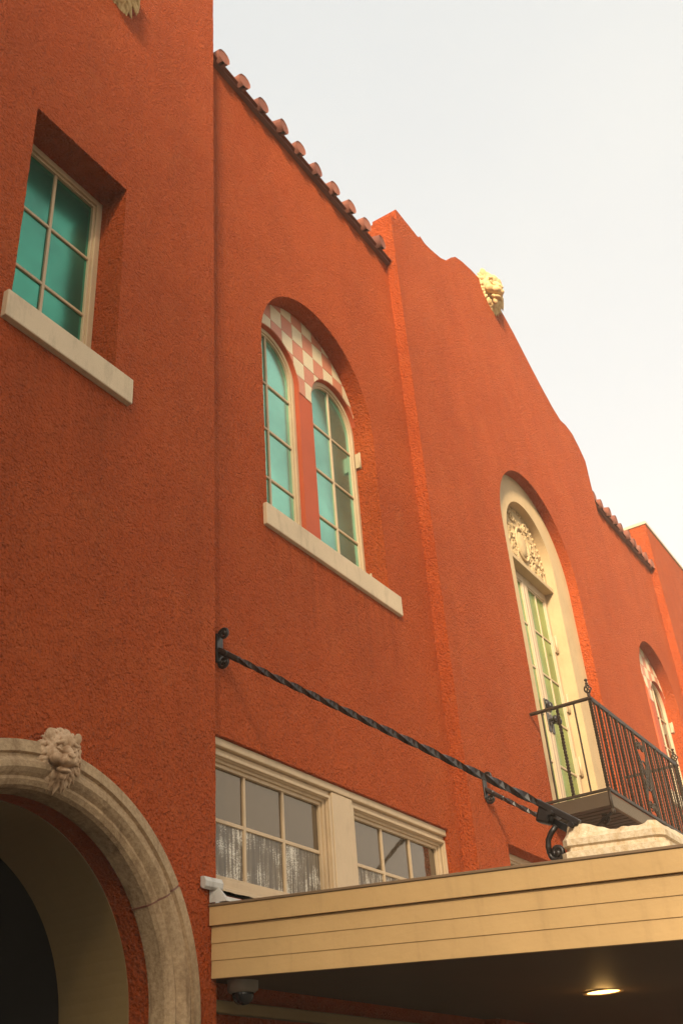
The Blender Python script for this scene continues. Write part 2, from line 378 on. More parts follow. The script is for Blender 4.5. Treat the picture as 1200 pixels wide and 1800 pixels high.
# ------------------------------------------------------------------ tiled eaves
def cap_tile(r, ln, n=10):
    """barrel tile with a closed end, axis along +Y rising, end at the origin"""
    b = MB(); pitch = R(16); rings = []
    for y, rr in ((0, r), (ln, r * .86)):
        dz = y * math.tan(pitch); ring = []
        for i in range(n + 1):
            a = math.pi * (-.44 + 1.88 * i / n); ring.append(Vector((rr * math.cos(a), y, rr * 1.12 * math.sin(a) + dz)))
        rings.append(ring)
    k = n + 1
    b.add(rings[0] + rings[1], [(i, i + 1, k + i + 1, k + i) for i in range(n)], True)
    # thickness: recessed mortar plug in the open end
    inn = [Vector((v.x * .84, .006, v.z * .84)) for v in rings[0]]
    b.add(rings[0] + inn, [(i, k + i, k + i + 1, i + 1) for i in range(n)])
    b.add(inn, [tuple(reversed(range(k)))])
    return b
def eave(x0, x1, first, step, count, ztop, top):
    m = MB(); m.ubox(x0, x1, BAY - .012, BAY + .02, ztop - .002, ztop + .004)
    rf = m.build('roof', 'eave', bld)
    m = MB(); m.ubox(x0, x1, BAY - .020, BAY + .02, ztop + .0045, ztop + .009); m.build('drip_edge', 'tile', rf, .004)
    m = MB(); y0, y1 = U * (BAY - .012), U * (BAY + .5); z0 = uz(ztop + .0095); rise = (y1 - y0) * math.tan(R(16))
    m.hexa([(ux(x0), y0, z0), (ux(x1), y0, z0), (ux(x1), y1, z0 + rise), (ux(x0), y1, z0 + rise), (ux(x0), y0, z0 + .02), (ux(x1), y0, z0 + .02), (ux(x1), y1, z0 + rise + .02), (ux(x0), y1, z0 + rise + .02)])
    m.build('roof_deck', 'tile', rf)
    me = None
    for c in range(3):
        for i in range(count):
            x = ux(first + i * step) + random.uniform(-.008, .008); y = U * (BAY - .030) + c * .36 + random.uniform(-.012, .012)
            z = z0 + .030 + c * .36 * math.tan(R(16)) + c * .012
            if me is None:
                t = cap_tile(.075, .42).build('roof_tile', 'tile', rf, origin=(0, 0, 0)); me = t.data; t.location = Vector((x, y, z)) - ORG[rf.name]
            else:
                t = bpy.data.objects.new('roof_tile', me); COL.objects.link(t); t.parent = rf; t.location = Vector((x, y, z)) - ORG[rf.name]
            t.rotation_euler = (random.uniform(-.02, .02), random.uniform(-.12, .12), random.uniform(-.09, .09))
    return rf
eave(1.197, 2.083, 1.245, .0848, 10, 2.352, 0)
eave(3.731, 4.558, 3.775, .0848, 10, 2.335, 0)
eave(-.9, .539, -.86, .0848, 17, 2.352, 0)

# ------------------------------------------------------------------ window helpers
def rect_window(name, x0, x1, z0, z1, y, fw, cols, rows, gl, label=None, depth=.05, mw=.022, mframe='cream', pick=None, parent=None):
    """x/z in units, y in units (front of the frame); fw frame width in m; returns window part"""
    X0, X1, Z0, Z1, Y = ux(x0), ux(x1), uz(z0), uz(z1), U * y
    o = [(X0, Z0), (X1, Z0), (X1, Z1), (X0, Z1)]; i = [(X0 + fw, Z0 + fw), (X1 - fw, Z0 + fw), (X1 - fw, Z1 - fw), (X0 + fw, Z1 - fw)]
    m = MB(); m.panel(o, [i], Y, Y + depth); w = m.build(name, mframe, bld, .004)
    s = fw * .42; i2 = [(X0 + fw + s, Z0 + fw + s), (X1 - fw - s, Z0 + fw + s), (X1 - fw - s, Z1 - fw - s), (X0 + fw + s, Z1 - fw - s)]
    m = MB(); m.panel([(a - .001 if a < X0 + fw * 2 else a + .001, b) for a, b in i], [i2], Y + .016, Y + depth); m.build('sash', mframe, w, .003)
    gx0, gx1, gz0, gz1 = i2[0][0], i2[1][0], i2[0][1], i2[2][1]
    xs = [gx0 + (gx1 - gx0) * k / cols for k in range(cols + 1)]; zs = rows if isinstance(rows, list) else [gz0 + (gz1 - gz0) * k / rows for k in range(rows + 1)]
    for x in xs[1:-1]:
        m = MB(); m.box(x - mw / 2, x + mw / 2, Y + .022, Y + .046, gz0, gz1); m.build('glazing_bar', mframe, w, .004)
    for z in zs[1:-1]:
        m = MB(); m.box(gx0, gx1, Y + .0245, Y + .044, z - mw / 2, z + mw / 2); m.build('glazing_bar', mframe, w, .004)
    for a in range(len(xs) - 1):
        for b in range(len(zs) - 1):
            m = MB(); j = random.uniform(-.0015, .0015); m.box(xs[a] + .001, xs[a + 1] - .001, Y + .036 + j, Y + .042 + j, zs[b] + .001, zs[b + 1] - .001)
            m.build('pane', pick(a, b) if pick else gl, w)
    if label: w['label'] = label
    return w
def sill(x0, x1, z0, z1, y0, y1, w):
    m = MB(); m.ubox(x0, x1, y0, y1, z0, z1); return m.build('sill', 'sill', w, .006)

# left window
w = rect_window('window', .717, .937, 1.13, 1.577, 1.026, .045, 2, 3, 'teal', 'teal glass window in the near pavilion')
sill(.703, .970, 1.0795, 1.1305, F - .011, 1.027, w)

# twin arched windows
def arch_sash(w, cx, r, spring, base, y, gl):
    C, Rr, S, B, Y = ux(cx), U * r, uz(spring), uz(base), U * y
    fw = .038
    m = MB(); m.panel(arch_poly(C, Rr, S, B, 28), [arch_poly(C, Rr - fw, S, B + fw, 28)], Y, Y + .05); m.build('sash', 'cream', w, .004)
    r2 = Rr - fw + .0005; r3 = r2 - .016
    m = MB(); m.panel(arch_poly(C, r2, S, B + fw, 28), [arch_poly(C, r3, S, B + fw + .016, 28)], Y + .014, Y + .05); m.build('glazing_bead', 'cream', w, .003)
    zs = [B + fw + .016] + [uz(z) for z in (1.266, 1.398, 1.530)]
    xs = [C - r3, C, C + r3]
    m = MB(); m.box(C - .011, C + .011, Y + .02, Y + .045, zs[0], S + r3); m.build('glazing_bar', 'cream', w, .004)
    for z in zs[1:]:
        m = MB(); m.box(xs[0], xs[2], Y + .0225, Y + .043, z - .011, z + .011); m.build('glazing_bar', 'cream', w, .004)
    for a in range(2):
        for b in range(4):
            if b < 3: poly = [(xs[a], zs[b]), (xs[a + 1], zs[b]), (xs[a + 1], zs[b + 1]), (xs[a], zs[b + 1])]
            else:
                q = [math.pi / 2 * k / 10 for k in range(11)]
                if a == 1: poly = [(xs[1], zs[3]), (xs[2], zs[3])] + [(C + r3 * math.cos(t), S + r3 * math.sin(t)) for t in q]
                else: poly = [(xs[0], zs[3]), (xs[1], zs[3])] + [(C + r3 * math.cos(math.pi / 2 + t), S + r3 * math.sin(math.pi / 2 + t)) for t in q]
            m = MB(); j = random.uniform(-.0015, .0015); m.panel(poly, [], Y + .034 + j, Y + .040 + j); m.build('pane', gl, w)
def twin_window(cx, label, gl):
    o1, o2, rr, sp = cx - .133, cx + .133, .105, 1.583
    py = 1.046
    base = 1.112
    h1 = arch_poly(ux(o1), U * rr, uz(sp), uz(base), 32); h2 = arch_poly(ux(o2), U * rr, uz(sp), uz(base), 32)
    m = MB(); m.panel(arch_poly(ux(cx), U * .2385, uz(1.572), uz(base - .006), 48), [h1, h2], U * py, U * py + .085)
    w = m.build('window', 'smooth_red', bld)
    w['label'] = label
    arch_sash(w, o1, rr - .0005, sp, base + .001, py + .011, gl); arch_sash(w, o2, rr - .0005, sp, base + .001, py + .011, gl)
    # checkered tiles on the tympanum
    px, pz = .0445, .0515; shared = {}
    for i in range(-6, 6):
        for k in range(0, 6):
            x0, z0 = cx + i * px, 1.565 + k * pz
            sub = []
            # clip the square by the shapes: keep a polygon sampled on a fine lattice boundary
            n = 7; 
            def ok(x, z):
                if (x - cx) ** 2 + max(0, z - 1.572) ** 2 > .2365 ** 2: return False
                for o in (o1, o2):
                    if (z > sp and (x - o) ** 2 + (z - sp) ** 2 < (rr + .0015) ** 2) or (z <= sp and abs(x - o) < rr + .0015): return False
                return True
            cells = [(a, b) for a in range(n) for b in range(n) if ok(x0 + px * (a + .5) / n, z0 + pz * (b + .5) / n)]
            if not cells: continue
            m = MB(); g_ = .0007; Yf = U * py - .005 + random.uniform(-.0008, .0008)
            if len(cells) == n * n: m.box(ux(x0 + g_), ux(x0 + px - g_), Yf, U * py + .001, uz(z0 + g_), uz(z0 + pz - g_))
            else:
                for a in range(n):           # columns of the clipped square, merged vertically with exact ends
                    col = sorted(b for aa, b in cells if aa == a)
                    if not col: continue
                    xa, xb = x0 + g_ + (px - 2 * g_) * a / n, x0 + g_ + (px - 2 * g_) * (a + 1) / n
                    def ends(x):
                        lo = z0 + pz * col[0] / n; hi = z0 + pz * (col[-1] + 1) / n
                        zz = [z0 + g_ + (pz - 2 * g_) * t / 60 for t in range(61)]
                        good = [z for z in zz if ok(x, z) and lo - pz / n <= z <= hi + pz / n]
                        return (good[0], good[-1]) if good else ((lo + hi) / 2, (lo + hi) / 2)
                    (la, ha), (lb, hb) = ends(xa), ends(xb)
                    m.hexa([(ux(xa), Yf, uz(la)), (ux(xb), Yf, uz(lb)), (ux(xb), U * py + .001, uz(lb)), (ux(xa), U * py + .001, uz(la)),
                            (ux(xa), Yf, uz(ha)), (ux(xb), Yf, uz(hb)), (ux(xb), U * py + .001, uz(hb)), (ux(xa), U * py + .001, uz(ha))])
            m.build('tile', 'pink' if (i + k) % 2 else 'ivory', w)
    # hinges on the right stile
    for z in (1.488, 1.135):
        m = MB(); m.box(ux(o2 + rr) - .026, ux(o2 + rr) - .006, U * py - .006, U * py + .03, uz(z), uz(z) + .15)
        m.tube([(ux(o2 + rr) - .012, U * py - .010, uz(z) - .01), (ux(o2 + rr) - .012, U * py - .010, uz(z) + .16)], .009, 8); m.build('hinge', 'cream', w)
    sill(cx - .251, cx + .277, 1.0675, 1.1175, BAY - .009, py + .006, w)
    return w
twin_window(WX, 'pair of arched pale teal windows under pink checkered tiles, nearest bay', 'teal_pale')
twin_window(WB, 'far pair of arched windows beyond the balcony', 'clear')

# shop windows over the canopy
m = MB(); m.ubox(1.585, 1.655, 1.008, 1.04, .362, .585); mull = m.build('mullion', 'cream', bld, .006)
m = MB(); m.ubox(1.215, 2.03, 1.006, 1.045, .586, .5995)
m.ubox(1.215, 2.03, 1.014, 1.045, .578, .5855); m.build('window_head', 'cream', bld, .006)
def low_pick(a, b): return 'wet' if b == 0 else 'clear'
w1 = rect_window('window', 1.217, 1.585, .37, .580, 1.020, .05, 3, 2, 'clear', 'clear shop window with beaded lower panes beside the near pavilion', pick=low_pick)
w2 = rect_window('window', 1.655, 2.029, .37, .580, 1.020, .05, 3, 2, 'clear', 'clear shop window next to the central pavilion', pick=low_pick)
for w_, a, b in ((w1, 1.217, 1.584), (w2, 1.656, 2.029)):
    for k, (t, yy) in enumerate(((.010, 1.010), (.006, 1.0155))):
        m = MB(); X0, X1, Z0, Z1 = ux(a), ux(b), uz(.366), uz(.5775); q0 = (0, t * U * .6)[k]; q = t * U * .6 + q0
        m.panel([(X0 + q0, Z0 + q0), (X1 - q0, Z0 + q0), (X1 - q0, Z1 - q0), (X0 + q0, Z1 - q0)], [[(X0 + q, Z0 + q), (X1 - q, Z0 + q), (X1 - q, Z1 - q), (X0 + q, Z1 - q)]], U * yy, U * 1.0195); m.build('moulding', 'cream', w_, .004)
m = MB(); m.ubox(1.215, 2.03, 1.000, 1.045, .352, .3655); m.build('sill', 'cream', bld, .006)
w3 = rect_window('window', 2.257, 2.619, .37, .604, 1.0, .05, 3, 2, 'clear', 'low window in the central pavilion, mostly hidden by the canopy')
# shop front trims under the canopy
for z, h, y in ((.192, .016, .985), (.165, .010, .978)):
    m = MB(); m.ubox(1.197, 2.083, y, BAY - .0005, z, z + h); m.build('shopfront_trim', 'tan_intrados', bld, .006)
m = MB(); m.ubox(1.281, 1.999, 1.03, 1.04, GZ + .021, .164); m.build('shop_glass', 'dome', bld)

# ------------------------------------------------------------------ balcony door in its niche
cy, ly, dy = 1.0, 1.031, 1.045
m = MB()
inner = arch_poly(ux(DX), U * .186, uz(1.686), uz(.757), 48)
m.panel(arch_poly(ux(DX), U * .316, uz(1.655), uz(.754), 56), [inner], U * cy, U * cy + .22); m.build('niche_panel', 'plaster', bld)
m = MB(); m.panel(arch_poly(ux(DX), U * .1875, uz(1.686), uz(1.632), 40), [], U * ly, U * ly + .04); tym = m.build('tympanum', 'relief', bld)
tym['label'] = 'carved plaster relief above the balcony door'
m = MB(); m.ubox(DX - .1865, DX + .1865, 1.014, 1.06, 1.617, 1.6335); m.build('door_head', 'plaster', bld, .006)
# relief: cartouche, scrolls and leaves
m = MB(); Yr = U * ly
def RP(x, z, d=0): return Vector((ux(DX + x), Yr - d, uz(1.632 + z)))
m.ball(RP(0, .10, .0), (.13, .04, .17), n=18, m=10)
m.tube([RP(.047 * math.cos(t),   .10 + .062 * math.sin(t), .012) for t in [i * .262 for i in range(25)]], .016, 6, cap=False)
def spiral(cx, cz, r0, turns, sgn, a0=0, d=.03, n=26):
    return [RP(cx + sgn * r0 * (1 - .82 * q / n) * math.cos(a0 + turns * 6.283 * q / n), cz + r0 * (1 - .82 * q / n) * math.sin(a0 + turns * 6.283 * q / n), d) for q in range(n + 1)]
for sg in (-1, 1):
    for cx_, cz_, r_ in ((.085, .035, .034), (.135, .03, .03), (.085, .115, .03), (.055, .185, .022), (.125, .085, .024)):
        m.tube(spiral(sg * cx_, cz_, r_, 1.6, sg, random.uniform(0, 3), d=.008), .014, 6)
    for _ in range(130):
        a = random.uniform(.05, 1.5); rr_ = random.uniform(.055, .165)
        x, z = sg * rr_ * math.cos(a), .012 + rr_ * math.sin(a) * 1.12
        rot = Matrix.Rotation(random.uniform(0, 3.14), 3, 'Y')
        m.ball(RP(x, z, .0), (.014, random.uniform(.010, .024), random.uniform(.022, .045)), rot, 7, 5)
for i in range(26):
    a = math.pi * (i + .5) / 26; m.ball(RP(.172 * math.cos(a), .05 + .178 * math.sin(a), 0), (.022, .02, .022), n=7, m=5)
m.build('relief', 'relief', tym)
def door_leaf(x0, x1, flip):
    X0, X1, Z0, Z1, Y = ux(x0), ux(x1), uz(.757), uz(1.616), U * dy
    st = .066; i = [(X0 + st, Z0 + .22), (X1 - st, Z0 + .22), (X1 - st, Z1 - .10), (X0 + st, Z1 - .10)]
    m = MB(); m.panel([(X0, Z0), (X1, Z0), (X1, Z1), (X0, Z1)], [i], Y, Y + .045); d = m.build('door', 'cream', bld, .005)
    b = .018; i2 = [(i[0][0] + b, i[0][1] + b), (i[1][0] - b, i[1][1] + b), (i[2][0] - b, i[2][1] - b), (i[3][0] + b, i[3][1] - b)]
    m = MB(); m.panel(i, [i2], Y + .01, Y + .04); m.build('glazing_bead', 'cream', d, .003)
    xs = [i2[0][0], (i2[0][0] + i2[1][0]) / 2, i2[1][0]]; zs = [i2[0][1] + (i2[2][1] - i2[0][1]) * k / 5 for k in range(6)]
    m = MB(); m.box(xs[1] - .012, xs[1] + .012, Y + .012, Y + .036, zs[0], zs[-1]); m.build('glazing_bar', 'cream', d, .003)
    for z in zs[1:-1]:
        m = MB(); m.box(xs[0], xs[2], Y + .014, Y + .034, z - .012, z + .012); m.build('glazing_bar', 'cream', d, .003)
    for a in range(2):
        for k in range(5):
            m = MB(); j = random.uniform(-.001, .001); m.box(xs[a], xs[a + 1], Y + .024 + j, Y + .03 + j, zs[k], zs[k + 1]); m.build('pane', 'green', d)
    # dark lock and lever on a plate
    xh = X1 - .042 if flip else X0 + .042; s = -1 if flip else 1
    m = MB(); m.ball((xh, Y - .02, uz(1.106) + .19), (.035, .03, .05), n=14); m.box(xh - .034, xh + .034, Y - .012, Y + .001, uz(1.106) + .13, uz(1.106) + .25); m.build('lock', 'iron', d, .004)
    m = MB(); m.box(xh - .030, xh + .030, Y - .012, Y + .001, uz(1.106) - .12, uz(1.106) + .09)
    m.tube([(xh, Y, uz(1.106)), (xh, Y - .07, uz(1.106))], .016, 10); m.ball((xh, Y - .085, uz(1.106)), (.042, .03, .042), n=14); m.build('handle', 'iron', d, .003)
    return d
door_leaf(DX - .1845, DX - .0015, True); door_leaf(DX + .0015, DX + .1845, False)
for z in (1.40, 1.19, .98, .80):
    m = MB(); X = ux(DX + .1845)
    m.box(X - .045, X - .004, U * dy - .012, U * dy + .002, uz(z), uz(z) + .20); m.tube([(X - .010, U * dy - .022, uz(z) - .012), (X - .010, U * dy - .022, uz(z) + .212)], .015, 8); m.build('hinge', 'cream', bld)
m = MB(); m.ubox(DX - .3115, DX + .3115, F + .001, 1.07, .740, .7565); m.build('door_threshold', 'sill', bld)

# ------------------------------------------------------------------ street arch: stone surround, intrados
prof_s = [(.289, .9655), (.289, .955), (.274, .953), (.272, .9575), (.268, .9565), (.262, .950), (.255, .950), (.250, .954), (.246, .959), (.242, .958), (.236, .962), (.2330, .968), (.2315, .993)]
def surround(pts_angles, jamb=None):
    path = []
    for a in pts_angles:
        o = Vector((ux(AX), 0, uz(AZ))); path.append((o, Vector((math.cos(a), 0, math.sin(a))) * U, Vector((0, U, 0))))
    if jamb:
        sx = 1 if math.cos(jamb[0]) > 0 else -1
        ex = [(Vector((ux(AX), 0, z)), Vector((sx * U, 0, 0)), Vector((0, U, 0))) for z in jamb[1]]
        path = ex + path if sx > 0 else path + ex
    m = MB(); n = len(prof_s); jit = [(random.uniform(-.0008, .0008), random.uniform(-.0006, .0006)) for _ in path]
    m.sweep(prof_s + [(.2375, .9945), (.288, .9945)], path, True); return m
sur = surround([R(33.2 + (146.8 - 33.2) * i / 40) for i in range(41)]).build('arch_surround', 'stone', bld)
sur['label'] = 'moulded stone surround of the street arch'
surround([R(i * 32.6 / 12) for i in range(13)], (0, [0.0, .6, 1.2, 1.8])).build('stone', 'stone', sur)
surround([R(147.4 + i * 32.6 / 12) for i in range(13)], (math.pi, [1.8, 1.2, .6, 0.0])).build('stone', 'stone', sur)
for a in (32.9, 147.1):      # dark mortar in the cracked joints
    m = MB(); path = [(Vector((ux(AX), 0, uz(AZ))), Vector((math.cos(R(b)), 0, math.sin(R(b)))) * U * .9965, Vector((0, U, 0))) for b in (a - .28, a + .28)]
    m.sweep([(r_, y_ + .0012) for r_, y_ in prof_s] + [(.2385, .994), (.287, .994)], path, True); m.build('mortar_joint', 'eave', sur)
# tan inner lining of the passage
q = arch_poly(ux(AX), U * .2355, uz(AZ), 0.004, 48); q2 = [((x - ux(AX)) * .994 + ux(AX), z if z < .1 else (z - uz(AZ)) * .994 + uz(AZ)) for x, z in q]
q2[0] = (q2[0][0], .03); q2[1] = (q2[1][0], .03)
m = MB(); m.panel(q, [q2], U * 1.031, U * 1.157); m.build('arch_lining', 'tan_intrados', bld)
# inside the passage: a beam and panelled door frame, nearly lost in the dark
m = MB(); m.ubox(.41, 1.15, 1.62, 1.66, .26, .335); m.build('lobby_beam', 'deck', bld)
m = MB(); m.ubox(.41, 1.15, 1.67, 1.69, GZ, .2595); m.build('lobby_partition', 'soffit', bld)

# ------------------------------------------------------------------ lions
def remeshed(mb, vox):
    me = bpy.data.meshes.new('tmp'); me.from_pydata([tuple(v) for v in mb.v], [], mb.f); me.update()
    o = bpy.data.objects.new('tmp', me); COL.objects.link(o)
    r = o.modifiers.new('r', 'REMESH'); r.mode = 'VOXEL'; r.voxel_size = vox; r.use_smooth_shade = True
    s = o.modifiers.new('s', 'SMOOTH'); s.iterations = 3; s.factor = .4
    dg = bpy.context.evaluated_depsgraph_get(); res = bpy.data.meshes.new_from_object(o.evaluated_get(dg))
    bpy.data.objects.remove(o); return res
def lion_mesh():
    """unit lion head: x across, -y towards the viewer, z up; about 1.2 high"""
    rnd = random.Random(5); b = MB()
    E = lambda c, r, rx=0, rz=0, ry=0: b.ball((c[0], -c[1], c[2]), r, Matrix.Rotation(ry, 3, 'Y') @ Matrix.Rotation(rz, 3, 'Z') @ Matrix.Rotation(-rx, 3, 'X'), 18, 14)
    E((0, .13, .08), (.31, .28, .34)); E((0, .04, -.02), (.40, .12, .46))
    E((0, .47, -.13), (.15, .24, .13)); E((0, .43, .055), (.092, .27, .095), -.40); E((0, .66, -.055), (.078, .07, .05))
    E((0, .715, -.09), (.04, .025, .03)); E((0, .34, .25), (.15, .12, .12)); E((-.06, .40, .20), (.06, .07, .08)); E((.06, .40, .20), (.06, .07, .08))
    for q in (-1, 1):
        E((q * .070, .56, -.165), (.088, .15, .080)); E((q * .16, .34, -.10), (.12, .17, .11)); E((q * .20, .28, -.01), (.10, .14, .10)); E((q * .240, .22, .02), (.09, .13, .15))
        E((q * .150, .405, .200), (.11, .055, .038), 0, 0, q * .42); E((q * .140, .375, .118), (.046, .046, .036)); E((q * .150, .385, .065), (.085, .05, .024), 0, 0, q * -.35)
        E((q * .052, .705, -.075), (.028, .025, .02)); E((q * .30, .20, .36), (.10, .045, .11), 0, q * .3); 
    E((0, .50, -.335), (.105, .13, .05)); E((0, .40, -.30), (.14, .1, .06)); E((0, .40, -.41), (.075, .09, .09))
    def lock(a, r0, L, y0, dy, g, rad, ph):
        pts = []
        for i in range(11):
            t = i / 10; rr = r0 + L * t; wv = .035 * math.sin(ph + 5.5 * t) * t
            x = rr * .92 * math.cos(a) - wv * math.sin(a); z = rr * math.sin(a) + wv * math.cos(a) - g * t * t
            pts.append((x, -(y0 - dy * t + .05 * math.sin(math.pi * t)), z))
        b.tube(pts, rad, 9, taper=lambda t: .75 + .45 * math.sin(math.pi * min(1, t * 1.1)) - .75 * t * t)
    for r0, L, y0, dy, n, rad, g in ((.315, .15, .20, .06, 25, .036, .05), (.36, .19, .15, .10, 31, .038, .08), (.41, .18, .08, .06, 33, .040, .10)):
        for k in range(n):
            a = 2 * math.pi * (k + rnd.uniform(.2, .8)) / n
            sn = math.sin(a)
            if r0 < .3 and (sn < -.8): continue
            lock(a, r0 * (1.0 if sn > -.3 else 1.02), L * (1 if sn > 0 else 1.15), y0, dy, g * (1.5 if sn < .3 else .5), rad * rnd.uniform(.85, 1.15), rnd.uniform(0, 6))
    for k in range(5): lock(-math.pi / 2 + (k - 2) * .16, .36, .17 - .03 * abs(k - 2), .20, .06, .02, .045, k * 1.7)
    return remeshed(b, .0115)
LM = lion_mesh()
def lion(loc, size, m, rot, label, group=None):
    me = LM.copy(); me.materials.clear(); me.materials.append(M[m]); me.polygons.foreach_set('use_smooth', [True] * len(me.polygons))
    o = bpy.data.objects.new('lion_head', me); COL.objects.link(o); o.location = loc; o.scale = (size, size * (.62 if m == 'gilt' else .9), size); o.rotation_euler = rot
    return tag(o, label, 'carving', 'lion heads on the facade')
lion(V(.872, .958, .459), .228, 'lion_stone', (R(10), 0, R(-13)), 'weathered stone lion head on the crown of the street arch')
lion(V(2.885, F + .0, 2.850), .56, 'gilt', (R(10), 0, R(-16)), 'gilded lion head at the peak of the central gable')
lion(V(.862, F + .0, 2.162), .44, 'gilt', (R(12), 0, R(-10)), 'gilded lion head above the small teal window, cut by the frame')

# ------------------------------------------------------------------ canopy
CX0, CX1, CY0, CY1 = 1.183, 4.55, .16, F - .001
cz = lambda y: .323 - .0752 * (F - y)         # top edge falls outwards
cano = empty('canopy', V(1.2, .6, .2)); tag(cano, 'tan clapboard canopy over the entrance with sloping fascia', 'canopy')
def slope_piece(name, x0, x1, y0, y1, t0, t1, m, dx0=0, dx1=0, bev=.004):
    """slab between depth t0 and t1 (units) below the falling top line"""
    mb = MB(); P = []
    for t, dx in ((t1, dx1), (t0, dx0)):
        P += [V(x0 + dx, y0, cz(y0) - t), V(x1, y0, cz(y0) - t), V(x1, y1, cz(y1) - t), V(x0 + dx, y1, cz(y1) - t)]
    mb.hexa(P); return mb.build(name, m, cano, bev)
slope_piece('drip_cap', CX0 - .0058, CX0 + .03, CY0 - .004, CY1, -.0012, .0022, 'flash_edge', bev=.002)
for ya, yb in ((CY0, CY1),): slope_piece('fascia_board', CX0 - .0040, CX0 + .004, ya, yb, .0022, .0275, 'siding', bev=.0015)
for t0, t1, yj in ((.0280, .0505, .74), (.050, .0725, .47), (.072, .0950, .66)):
    for ya, yb in ((CY0 + .002, CY1 - .0005),): slope_piece('fascia_board', CX0 - .0002, CX0 + .006, ya, yb, t0, t1, 'siding', dx0=.0006, dx1=-.0006, bev=.0015)
slope_piece('roof_sheet', CX0 + .0303, CX1, CY0 + .01, CY1 - .002, .004, .010, 'metal_white')
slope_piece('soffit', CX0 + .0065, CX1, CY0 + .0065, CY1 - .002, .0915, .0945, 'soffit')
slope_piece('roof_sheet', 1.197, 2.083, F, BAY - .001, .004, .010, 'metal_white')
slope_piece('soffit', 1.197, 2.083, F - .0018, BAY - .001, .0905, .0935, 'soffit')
for t0, t1 in ((.0022, .0285), (.0295, .0505), (.0507, .0725), (.0727, .0950)):
    slope_piece('fascia_board', CX0 + .0065, CX1, CY0, CY0 + .006, t0, t1, 'siding')
# white flashing and a bent scrap of metal at the inner end
m = MB(); m.add([V(1.179, F - .0015, .326), V(1.179, F - .0015, .345), V(1.186, F - .012, .347), V(1.192, F - .03, .3245), V(1.182, F - .03, .3243), V(1.2, F - .0015, .347), V(1.2, F - .003, .3255)],
      [(0, 1, 2), (0, 2, 4), (4, 2, 3), (1, 5, 2), (2, 5, 3), (5, 6, 3)]); m.build('flashing', 'metal_white', cano)
m = MB(); xa = 1.157
m.sweep([(0, .3595), (-.005, .3585), (-.008, .352), (-.007, .345), (-.003, .3415), (.0025, .345), (.0025, .3595)],
        [(Vector((ux(xa + .006 + dx), U * yy, 1.6)), Vector((0, U, 0)), Vector((0, 0, U))) for dx, yy in ((-.003, F - .003), (.034, F - .005))], True); m.build('gutter_end', 'metal_white', cano, .003)

m = MB(); m.ubox(1.197, 2.083, BAY - .0045, BAY - .0005, .312, .3518); m.build('flashing', 'metal_white', cano, .003)
# recessed lamp in the soffit
ly_ = .592; lx = 1.662; lz = uz(cz(ly_) - .0945)
lamp = empty('recessed_lamp', (ux(lx), U * ly_, lz)); tag(lamp, 'glowing round downlight set in the dark canopy soffit', 'lamp')
ml = bpy.data.materials.new('lamp_glow'); ml.use_nodes = True; bs = ml.node_tree.nodes['Principled BSDF']
bs.inputs['Emission Color'].default_value = (1, .58, .17, 1); bs.inputs['Emission Strength'].default_value = 2.6; bs.inputs['Base Color'].default_value = (.8, .7, .5, 1)
m = MB(); N = 28
def disc(r, z, n=N): return [Vector((ux(lx) + r * math.cos(2 * math.pi * k / n), U * ly_ + r * math.sin(2 * math.pi * k / n), z)) for k in range(n)]
m.add(disc(.088, lz - .006), [tuple(reversed(range(N)))]); m.build('lens', ml, lamp)
m = MB(); a_, b_, c_ = disc(.112, lz - .001), disc(.108, lz - .010), disc(.087, lz - .008)
m.add(a_ + b_ + c_, [(k, (k + 1) % N, N + (k + 1) % N, N + k) for k in range(N)] + [(N + k, N + (k + 1) % N, 2 * N + (k + 1) % N, 2 * N + k) for k in range(N)], True); m.build('trim_ring', 'siding', lamp)

pl = bpy.data.lights.new('lamp_light', 'POINT'); pl.energy = .45; pl.color = (1, .55, .16); pl.shadow_soft_size = .05
po = bpy.data.objects.new('lamp_light', pl); COL.objects.link(po); po.parent = lamp; po.location = (0, 0, -.07)
# security camera under the inner end of the canopy
sc_ = V(1.228, .945, .2265); cm = empty('security_camera', sc_); tag(cm, 'grey dome security camera under the canopy corner', 'camera')
def lathe(mb, c, pr, n=24):
    vs_ = [Vector((c.x + r * math.cos(2 * math.pi * k / n), c.y + r * math.sin(2 * math.pi * k / n), c.z + z)) for r, z in pr for k in range(n)]
    mb.add(vs_, [(i * n + k, i * n + (k + 1) % n, (i + 1) * n + (k + 1) % n, (i + 1) * n + k) for i in range(len(pr) - 1) for k in range(n)], True)
m = MB(); lathe(m, sc_, [(.001, .03), (.074, .03), (.076, .0), (.074, -.042), (.060, -.054), (.05, -.054)]); m.build('housing', 'cam_white', cm)
m = MB(); lathe(m, sc_, [(.052, -.050), (.054, -.064), (.044, -.090), (.026, -.104), (.001, -.108)]); m.build('dome', 'dome', cm)

